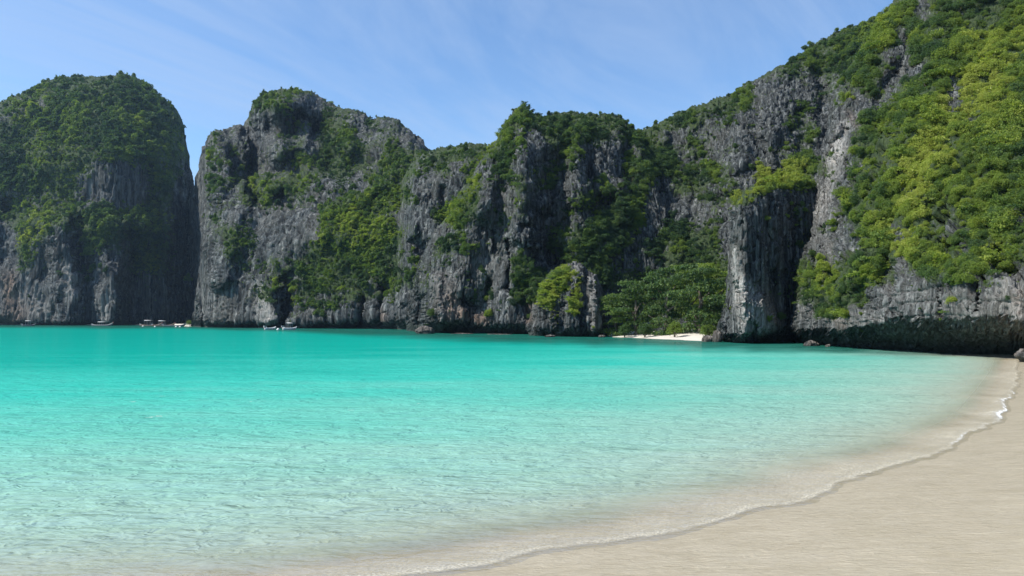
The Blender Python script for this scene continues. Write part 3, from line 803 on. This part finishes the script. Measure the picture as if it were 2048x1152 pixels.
def sand_material(name='sand', gain=(1, 1, 1)):
    t = NT(name)
    s = t.attr('shore')
    wet = t.ramp(t.math('ADD', t.math('MULTIPLY', s, 0.05), 1.0, clamp=True), [(0.35, 0.0), (0.62, 1.0)])
    g = t.noise(t.coords(), 260, 2, .6)
    m = t.noise(t.coords((1, 2.2, 1), (0, 0, .16)), .8, 5, .6, .4)
    streak = t.noise(t.coords((.9, 2.6, 1), (0, 0, .22)), 2.2, 6, .66, 1.2)
    dry = t.ramp(m, [(.3, (.50, .437, .318)), (.7, (.565, .50, .38))])
    wetc = t.ramp(m, [(.3, (.405, .347, .236)), (.7, (.48, .418, .300))])
    wet = t.math('MULTIPLY', wet, t.ramp(t.math('MULTIPLY', s, .25), [(0.30, 1.0), (.62, .15)]))
    c = t.mix(wet, dry, wetc)
    c = t.mix(t.ramp(streak, [(.45, 0.0), (.62, .22)]), c, (.50, .435, .33))
    c = t.mix(t.math('MULTIPLY', g, .22), c, (.30, .25, .18))
    ro = t.math('SUBTRACT', .82, t.math('MULTIPLY', wet, .60))
    film = t.ramp(t.math('MULTIPLY_ADD', s, .08, 1.0, clamp=True), [(.45, 0.0), (.85, 1.0)])
    rp = t.noise(t.coords((.9, 3.0, 1), (0, 0, .26)), 4.6, 5, .64, 1.4)
    c = t.mix(t.math('MULTIPLY', film, t.ramp(rp, [(.48, 0.0), (.62, .35)])), c, (.50, .43, .32))
    c = t.mix(t.math('MULTIPLY', film, t.ramp(rp, [(.34, .30), (.46, 0.0)])), c, (.27, .22, .145))
    nb = t.bump(t.math('MULTIPLY_ADD', t.math('MULTIPLY', film, rp), 1.2, streak), .6, .045)
    nb = t.bump(g, .25, .003, nb)
    c = t.mix(1.0, c, tuple(gain), 'MULTIPLY')
    return t.done(t.bsdf(c, ro, nb, .35))
SAND = sand_material()
CORAL_SAND = sand_material('coral_sand', (1.15, 1.2, 1.38))
structure(mesh_obj('seabed_and_beach', np.stack([BX, BY, BZ], -1), grid_faces(len(gx), len(gy)), SAND, True, None, {'shore': bs}))

def water_material():
    t = NT('sea_water')
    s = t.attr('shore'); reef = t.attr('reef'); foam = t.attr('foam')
    sl = t.math('DIVIDE', t.math('LOGARITHM', t.math('ADD', t.math('MAXIMUM', s, 0.0), 1.0), 2.718), 5.0)   # ln(1+s)/5
    big = t.noise(t.coords((.5, 1.4, 1), (0, 0, .12)), .10, 4, .6)
    slv = t.math('ADD', sl, t.math('MULTIPLY', t.math('SUBTRACT', big, .5), .26))
    col = t.ramp(slv, [(.20, (.52, .62, .50)), (.34, (.35, .58, .46)), (.50, (.165, .51, .395)), (.66, (.040, .45, .35)), (.80, (.003, .335, .255)), (1.0, (.002, .28, .215))])
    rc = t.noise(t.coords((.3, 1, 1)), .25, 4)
    col = t.mix(t.math('MULTIPLY', reef, t.ramp(rc, [(.3, .85), (.6, 1.0)])), col, (.012, .095, .070))  # dark reflection of the cliffs painted into the water colour, along with rocky bed
    alpha = t.ramp(sl, [(.11, 0.0), (.205, .42), (.30, .68), (.48, .90), (.62, 1.0)])
    # ripples: small everywhere, longer ones offshore
    def n2d(sc, rot, scale, detail, rough, dist=0.0):
        k = t.node('ShaderNodeTexNoise', noise_dimensions='2D')
        t.l.new(t.coords(sc, (0, 0, rot)), k.inputs['Vector'])
        k.inputs['Scale'].default_value = scale; k.inputs['Detail'].default_value = detail
        k.inputs['Roughness'].default_value = rough; k.inputs['Distortion'].default_value = dist
        return k.outputs['Fac']
    def crease(x): return t.math('ABSOLUTE', t.math('SUBTRACT', x, .5))
    n0 = crease(n2d((.75, 1.35, 1), .12, 3.6, 2, .5, .6))
    n1 = crease(n2d((.6, 1.5, 1), .18, 1.6, 2, .5, .5))
    n2 = n2d((.55, 1.8, 1), -.12, 1.3, 4, .68, .3)
    n3 = n2d((.4, 1.5, 1), .06, .35, 4, .66)
    hh = t.math('MULTIPLY_ADD', n0, -.080, t.math('MULTIPLY_ADD', n1, -.155, t.math('MULTIPLY_ADD', n2, .17, t.math('MULTIPLY', n3, .45))))
    nb = t.bump(hh, 1.0, 1.0)
    nbg = t.bump(hh, 1.0, .27)
    dif = t.node('ShaderNodeBsdfDiffuse'); t.put(dif.inputs['Color'], col); t.l.new(nb, dif.inputs['Normal'])
    tr = t.node('ShaderNodeBsdfTransparent'); t.put(tr.inputs['Color'], t.ramp(sl, [(0.12, (.98, .98, .97)), (.24, (.86, .96, .92)), (.4, (.66, .93, .87))]))
    m1 = t.node('ShaderNodeMixShader'); t.l.new(alpha, m1.inputs[0]); t.l.new(tr.outputs[0], m1.inputs[1]); t.l.new(dif.outputs[0], m1.inputs[2])
    fo = t.node('ShaderNodeBsdfDiffuse'); 
    fn = t.noise(t.coords(), 34, 5, .75, .3)
    fw = t.noise(t.coords(), 7, 5, .7, .6)
    curl = t.attr('curl')
    film = t.math('MULTIPLY', foam, t.math('MULTIPLY_ADD', t.ramp(fn, [(.40, 0.0), (.66, 1.0)]), .8, .25))
    white = t.ramp(t.math('ADD', t.math('MULTIPLY_ADD', fn, .5, t.math('MULTIPLY', fw, .5)), t.math('MULTIPLY', t.math('SUBTRACT', curl, .5), .5)), [(.50, 0.0), (.66, .85)])
    white = t.math('MULTIPLY', white, t.ramp(curl, [(.02, 0.0), (.25, 1.0)]))
    ff = t.math('MAXIMUM', film, white)
    t.put(fo.inputs['Color'], t.mix(white, (.66, .61, .48), (.80, .80, .77)))
    m2 = t.node('ShaderNodeMixShader'); t.l.new(ff, m2.inputs[0]); t.l.new(m1.outputs[0], m2.inputs[1]); t.l.new(fo.outputs[0], m2.inputs[2])
    gl = t.node('ShaderNodeBsdfGlossy'); gl.inputs['Roughness'].default_value = .06; t.l.new(nbg, gl.inputs['Normal'])
    fr = t.node('ShaderNodeFresnel'); fr.inputs['IOR'].default_value = 1.33; t.l.new(nbg, fr.inputs['Normal'])
    m3 = t.node('ShaderNodeMixShader'); t.l.new(t.math('MULTIPLY', t.math('MINIMUM', fr.outputs[0], .20), t.math('SUBTRACT', 1.0, t.math('MULTIPLY', ff, .8))), m3.inputs[0]); t.l.new(m2.outputs[0], m3.inputs[1]); t.l.new(gl.outputs[0], m3.inputs[2])
    return t.done(m3.outputs[0])
WATER = water_material()
wpy = np.concatenate([np.geomspace(.35, 3.5, 10)[:-1] + HOR, np.arange(HOR + 3.5, 720, 1.6), np.arange(720, 1240, 2.2), np.geomspace(1240, 1900, 14)])
wpx = np.concatenate([np.linspace(-2600, -60, 40)[:-1], np.arange(-60, 2110, 4.0), np.linspace(2110, 4200, 30)])
WX, WY = np.meshgrid(wpx, wpy, indexing='ij')
WP = ground(WX, WY)
ws = shore_dist(WP[..., 0], WP[..., 1])
wsw = ws + wob(WP[..., 0], WP[..., 1]) * np.clip(1.5 - np.abs(ws) / 8, 0, 1)
x, y = WP[..., 0], WP[..., 1]
dist = np.hypot(x, y)
nearw = np.clip(1.4 - dist / 60, 0, 1) * sst(.3, 4, wsw)
wave = .020 * fbm(x / 1.1 + y * .25, y / .55 - x * .10, 3.1, 3) + .030 * noise3(x / 3.4, y / 1.5 - x * .12, 8.8)
lipn = fbm(x / .9, y / .9, 4.4, 3)
lip = (.013 + .006 * lipn) * np.exp(-((wsw - .22) / .16) ** 2) + .016 * np.exp(-((wsw - 1.25 - .3 * lipn) / .35) ** 2)
curl = sst(14, 22, y) * sst(34, 26, y)        # the breaking end of the little wave
lip = lip * (1 + 1.6 * curl)
WP[..., 2] = wave * nearw + lip + .012 - .10 * sst(.0, -.6, wsw)
lipl = fbm(x / 3.0, y / 3.0, 6.4, 2)
foam = (.55 + .20 * lipn + .2 * lipl) * sst(-.02, .04, wsw) * sst(1.5 + .7 * lipl, .25, wsw) + .25 * np.exp(-((wsw - .08) / .06) ** 2)
curl_a = np.exp(-((wsw - .06) / .05) ** 2) * np.clip(.25 + .5 * lipl, 0, .5) + curl * sst(-.04, .04, wsw) * sst(.7 + .8 * lipn, .05, wsw) * .58
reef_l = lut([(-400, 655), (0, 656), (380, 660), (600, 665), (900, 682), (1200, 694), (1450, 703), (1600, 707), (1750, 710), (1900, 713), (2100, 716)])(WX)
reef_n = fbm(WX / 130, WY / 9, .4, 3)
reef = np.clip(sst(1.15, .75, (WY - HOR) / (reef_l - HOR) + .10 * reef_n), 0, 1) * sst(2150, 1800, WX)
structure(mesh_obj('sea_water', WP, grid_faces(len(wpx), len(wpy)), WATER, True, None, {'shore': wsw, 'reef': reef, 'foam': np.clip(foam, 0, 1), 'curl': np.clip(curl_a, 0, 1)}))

# the little beach below the trees, and the sand spit by the boats
def patch(name, pts_front, depth, zmax, n=90, rows=26, seed=3):
    p = np.array(pts_front, float)
    px = np.linspace(p[0, 0], p[-1, 0], n); py = np.interp(px, p[:, 0], p[:, 1])
    G = ground(px, py)
    v = np.linspace(-.25, 1, rows)
    d = G[:, :2] / np.linalg.norm(G[:, :2], axis=1)[:, None]
    X = G[:, None, 0] + d[:, None, 0] * depth * v[None]; Y = G[:, None, 1] + d[:, None, 1] * depth * v[None]
    edge = np.minimum(1, np.minimum(np.arange(n), np.arange(n)[::-1]) / (n * .10))[:, None]
    Z = zmax * (1.15 * np.clip(v, -1, 1)[None] ** 1 - .0) * edge - (1 - edge) * .6 + .10 * fbm(X / 3, Y / 3, seed, 3)
    return structure(mesh_obj(name, np.stack([X, Y, Z], -1), grid_faces(n, rows), CORAL_SAND, True, None, {'shore': np.full(X.shape, -30.0)}))
patch('inlet_beach', [(1200, 673), (1240, 675), (1300, 677.5), (1350, 679.5), (1400, 682), (1452, 685)], 18, .75)
patch('sand_spit', [(342, 652.6), (360, 652.8), (389, 653.0)], 14, 1.0, 40, 14, 5)

# trees behind the little beach
BEACH_TREES = [
 (1402, 676, 118, 7.0, 1.20, .50, 'broad bright green tree overhanging the right end of the little beach'),
 (1330, 670, 122, 6.0, 1.35, .40, 'large layered tree in the middle behind the little beach'),
 (1272, 668, 126, 5.2, 1.25, .34, 'rounded dark green tree behind the left half of the little beach'),
 (1232, 668, 128, 4.4, 1.15, .26, 'dark shaded tree beside the rock outcrop at the beach end'),
 (1375, 640, 131, 6.2, 1.15, .40, 'tall spreading tree rising behind the middle beach trees'),
 (1425, 620, 132, 5.6, 1.1, .42, 'green tree crowding the left flank of the tall pillar'),
 (1305, 636, 134, 5.0, 1.1, .34, 'mid green tree on the bank between the layered trees'),
 (1436, 668, 121, 3.6, 1.2, .30, 'shaded tree tucked against the base of the tall pillar'),
 (1350, 676, 114.5, 2.6, .9, .55, 'low bright shrub at the edge of the little beach'),
 (1290, 674, 118.5, 2.3, .9, .45, 'small shrub under the trees behind the white sand'),
 (1250, 673, 122, 2.2, .9, .36, 'small dark shrub at the left end of the white sand'),
 (1415, 679, 109.5, 2.4, .8, .62, 'yellow-green shrub hanging over the boulders by the sand')]
for k, (px, py, D, rad, zs, ti, lab) in enumerate(BEACH_TREES):
    p = place(px, py, D)
    p[2] = max(p[2], 0.2) - .4
    tree(p, rad * .72, ti, TIER if rad > 3 else NEAR, lab, 'trees behind the little beach', zs, seed=900 + k, name='beach_tree')
for k, (m, px, py, rad, ti, lab) in enumerate([
    ('central_crag', 982, 630, 1.5, .85, 'bright yellow-green bush at the foot of the central crag'),
    ('central_crag', 979, 600, .9, .8, 'small bright bush just above the yellow-green bush on the crag'),
    ('central_crag', 864, 628, 1.3, .62, 'olive bush above the boulder at the foot of the crag'),
    ('central_crag', 1062, 640, 1.0, .55, 'small green bush in the cleft beside the rock outcrop'),
    ('twin_peak_cliff', 377, 628, 2.0, .4, 'bush hanging at the mouth of the dark chasm'),
    ('rock_pillar', 1562, 636, .8, .45, 'small bush low on the face of the tall pillar'),
    ('near_cliff', 1905, 606, .55, .72, 'tiny yellowish bush alone on the pale rock wall at right')]):
    P, N, ok, _ = sample(m, np.array([float(px)]), np.array([float(py)]))
    f = P[0] + N[0] * rad * .3; f[2] -= rad * .7
    tree(f, rad, ti, NEAR, lab, None, .95, seed=700 + k, name='cliff_bush')

# ------------------------------------------------------------------ boulders
def boulder(name, px, py, D, sx, sy, sz, seed, label, mat=ROCK_MID, rz=0.0):
    n, m = 40, 26
    th = np.linspace(0, 2 * np.pi, n, endpoint=False); ph = np.linspace(-.45 * np.pi, .5 * np.pi, m)
    T, Ph = np.meshgrid(th, ph, indexing='ij')
    V = np.stack([np.cos(T) * np.cos(Ph), np.sin(T) * np.cos(Ph), np.sin(Ph)], -1)
    q = 1 + .30 * fbm(V[..., 0] * 1.3 + seed, V[..., 1] * 1.3, V[..., 2] * 1.3, 2) + .14 * ridged(V[..., 0] * 2.4 + seed, V[..., 1] * 2.4, V[..., 2] * 4.0, 3)
    V = V * q[..., None] * np.array([sx, sy, sz])
    i = np.arange(n * m).reshape(n, m)
    F = np.stack([i, np.roll(i, -1, 0), np.roll(np.roll(i, -1, 0), -1, 1), np.roll(i, -1, 1)], -1)[:, :-1].reshape(-1, 4)
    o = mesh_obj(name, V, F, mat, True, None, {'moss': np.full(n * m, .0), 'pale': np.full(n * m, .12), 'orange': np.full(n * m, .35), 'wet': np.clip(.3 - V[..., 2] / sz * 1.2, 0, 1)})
    p = place(px, py, D); o.location = tuple(p); o.rotation_euler = (0, 0, rz)
    return tag(o, label, 'boulder')
boulder('boulder', 850, 663, 158, 1.75, 1.3, .95, 3.3, 'lone brown boulder in the water at the left foot of the central crag')
boulder('boulder', 1415, 682, 98, .62, .6, .62, 8.1, 'rounded dark boulder at the right end of the white sand')
boulder('boulder', 1434, 678, 97, .50, .5, 1.0, 12.4, 'jagged leaning rock between the round boulder and the pillar')
boulder('boulder', 1622, 690, 82, .72, .6, .42, 15.2, 'low brown rock in the shade of the sea notch', ROCK_NEAR)
boulder('boulder', 1656, 693, 80, .26, .25, .2, 19.9, 'tiny rock beside the low brown rock in the notch', ROCK_NEAR)
boulder('boulder', 2056, 712, 50, .55, .6, .42, 23.7, 'brown boulder on the sand at the right picture edge', ROCK_NEAR)
boulder('boulder', 1100, 672.5, 126, .8, .5, .22, 31.0, 'low dark rock in the water under the rock outcrop')
boulder('boulder', 1204, 673, 124, .5, .5, .25, 35.0, 'small dark rock at the left end of the white sand')
boulder('boulder', 925, 668, 154, 2.0, .8, .18, 41.0, 'flat wave-washed rock ledge under the central crag')
boulder('boulder', 1000, 669.5, 150, 2.6, .8, .16, 47.0, 'long flat rock ledge at the waterline of the crag')

# ------------------------------------------------------------------ boats
HULLW = paint('boat_white', (.74, .75, .74)); HULLD = paint('boat_dark_wood', (.12, .085, .06), .6)
HULLG = paint('boat_grey_paint', (.20, .215, .22)); CANV = paint('boat_canvas', (.5, .5, .49), .8); METAL = paint('boat_metal', (.32, .33, .34), .4); RED = paint('boat_red', (.5, .06, .05)); BLUE = paint('boat_blue', (.08, .2, .42))
def box(x0, x1, y0, y1, z0, z1):
    V = np.array([(x, y, z) for x in (x0, x1) for y in (y0, y1) for z in (z0, z1)], float)
    F = np.array([(0, 1, 3, 2), (4, 6, 7, 5), (0, 4, 5, 1), (2, 3, 7, 6), (0, 2, 6, 4), (1, 5, 7, 3)])
    return V, F
def hull_shape(L, W, bow, stern=.7, n=22):
    """Open hull, bow towards +x rising by bow metres."""
    rows = []
    for i in range(n):
        q = i / (n - 1); x = (q - .5) * L
        wd = W * .5 * (math.sin(math.pi * min(1, .28 + q * .5)) if q < .6 else math.sin(math.pi * .58) * (1 - ((q - .6) / .4) ** 1.9)) + .02
        zt = .62 + bow * max(0, (q - .62) / .38) ** 2.2 + stern * .35 * max(0, (.2 - q) / .2) ** 2
        zb = -.28 + (zt - .2 + .28) * max(0, (q - .74) / .26) ** 1.8
        rows.append([(x, -wd, zt), (x, -wd * .92, zt * .45 + zb * .55), (x, -wd * .45, zb), (x, 0, zb - .04), (x, wd * .45, zb), (x, wd * .92, zt * .45 + zb * .55), (x, wd, zt), (x, wd * .86, zt - .03), (x, wd * .7, max(zb + .2, zt - .42)), (x, -wd * .7, max(zb + .2, zt - .42)), (x, -wd * .86, zt - .03)])
    V = np.array(rows); m = V.shape[1]
    i = np.arange(n * m).reshape(n, m)
    F = np.stack([i[:-1], i[1:], np.roll(i, -1, 1)[1:], np.roll(i, -1, 1)[:-1]], -1).reshape(-1, 4)
    ends = []
    for r in (i[0], i[-1]):
        for k in range(1, m // 2): ends.append((r[k - 1], r[k], r[m - 1 - k], r[m - k] if k > 0 else r[0]))
    return V.reshape(-1, 3), np.concatenate([F, np.array(ends)])
def roof_shape(x0, x1, wd, z, th=.07, arch=.22, n=9):
    y = np.linspace(-wd, wd, n); zz = z + arch * (1 - (y / wd) ** 2)
    V = np.array([(x, a, b + t) for x in (x0, x1) for t in (0, th) for a, b in zip(y, zz)])
    i = np.arange(4 * n).reshape(4, n); F = []
    for a, b in ((0, 2), (3, 1), (1, 0), (2, 3)):
        for k in range(n - 1): F.append((i[a, k], i[a, k + 1], i[b, k + 1], i[b, k]))
    for a in (0, n - 1): F.append((i[0, a], i[1, a], i[3, a], i[2, a]))
    return V, np.array(F)
def boat(px, py, yaw, L, W, bow, hull_mat, roof, label, posts=True, motor=True, name='longtail_boat', cat='boat', fig=False):
    G = ground(np.array([float(px)]), np.array([float(py)]))[0]
    root = bpy.data.objects.new(name, None); COL.objects.link(root)
    root.location = (G[0], G[1], .02); root.rotation_euler = (0, 0, math.radians(yaw)); tag(root, label, cat, 'boats moored off the cliffs')
    V, F = hull_shape(L, W, bow); hul = mesh_obj('hull', V, F, hull_mat, True, root)
    if roof:
        x0, x1 = -roof[0] * L, roof[1] * L; z = roof[2]
        V, F = roof_shape(x0, x1, W * .5, z); cano = mesh_obj('canopy', V, F, roof[3], True, root)
        for xx in np.linspace(x0 + .15, x1 - .15, 3):
            for s in (-1, 1):
                V, F = box(xx - .04, xx + .04, s * W * .42 - .04, s * W * .42 + .04, .35, z + .04); mesh_obj('post', V, F, METAL, False, cano)
    for xx in (-.22, -.05, .12, .26):
        V, F = box(xx * L - .13, xx * L + .13, -W * .38, W * .38, .34, .42); mesh_obj('bench', V, F, HULLD, False, hul)
    if motor:
        V, F = box(-L * .5 - .5, -L * .5 + .35, -.22, .22, .75, 1.25); mo = mesh_obj('engine', V, F, METAL, False, root)
        V, F = box(-L * .5 - 2.6, -L * .5 - .45, -.04, .04, .55, .65); mesh_obj('tail_shaft', V, F, METAL, False, mo)
    if bow > .9:
        V, F = box(L * .5 - .35, L * .5 - .12, -.14, .14, .62 + bow * .62, .62 + bow * .95); mesh_obj('bow_ribbon', V, F, RED, False, hul)
    return root
boat(58, 652.2, 38, 6.0, 2.3, .9, HULLG, (.28, .12, 2.5, CANV), 'small grey canopied boat moored below the orange-stained rock at far left')
boat(206, 652.0, 4, 10.5, 2.0, 1.5, HULLG, (.22, .16, 1.95, CANV), 'grey longtail boat with long pale canopy below the bare pale rock rib')
boat(303, 652.4, -6, 11.5, 1.9, 1.3, HULLD, (.30, .02, 2.7, CANV), 'dark longtail boat, leftmost of the cluster beside the sand spit')
boat(328, 652.6, 3, 11.0, 1.9, 1.3, HULLD, (.22, .05, 2.5, CANV), 'dark longtail boat with white canopy, middle of the cluster by the sand spit')
boat(350, 652.9, 22, 10.5, 1.8, 1.4, HULLG, None, 'open grey longtail boat drawn up nearest to the sand spit')
boat(541, 659.5, 60, 4.2, 1.5, .35, HULLW, None, 'small white open skiff, left one under the dark notch', name='skiff')
boat(580, 659.6, 40, 4.4, 1.6, .35, HULLW, (.25, .12, 1.9, CANV), 'small white boat with a little canopy, right one under the dark notch', name='skiff')
BUOY = paint('buoy_white', (.8, .8, .78))
for k, (px, py, lab) in enumerate([(286, 653.2, 'white mooring buoy left of the longtail cluster'), (556, 660.0, 'white mooring buoy between the two skiffs'), (360, 654.4, 'white mooring buoy in front of the sand spit'), (352, 654.4, 'white mooring buoy just left of the one before the sand spit'), (310, 654.0, 'white mooring buoy below the leftmost longtail')]):
    n, m = 14, 9
    T, Ph = np.meshgrid(np.linspace(0, 2 * np.pi, n, endpoint=False), np.linspace(-.5 * np.pi, .5 * np.pi, m), indexing='ij')
    r = .42 * np.cos(Ph) + .02; V = np.stack([np.cos(T) * r, np.sin(T) * r, .34 * np.sin(Ph) + np.where(Ph > 1.2, .16, 0)], -1)
    i = np.arange(n * m).reshape(n, m)
    F = np.stack([i, np.roll(i, -1, 0), np.roll(np.roll(i, -1, 0), -1, 1), np.roll(i, -1, 1)], -1)[:, :-1].reshape(-1, 4)
    o = mesh_obj('mooring_buoy', V, F, BUOY); g = ground(np.array([float(px)]), np.array([float(py)]))[0]
    o.location = (g[0], g[1], .12); tag(o, lab, 'buoy', 'mooring buoys')

# ------------------------------------------------------------------ sea air
V, F = box(-520, 760, -300, 1300, -7, 175)
hz = mesh_obj('haze', V, F, None, False)
hm = bpy.data.materials.new('haze'); hm.use_nodes = True
hm.node_tree.nodes.clear()
ho = hm.node_tree.nodes.new('ShaderNodeOutputMaterial'); pv = hm.node_tree.nodes.new('ShaderNodeVolumePrincipled')
pv.inputs['Color'].default_value = (.50, .74, 1.0, 1); pv.inputs['Density'].default_value = HAZE; pv.inputs['Anisotropy'].default_value = .25
hm.node_tree.links.new(pv.outputs[0], ho.inputs['Volume'])
hz.data.materials.append(hm); hz['kind'] = 'stuff'; tag(hz, 'thin bluish sea haze filling the bay', 'haze')
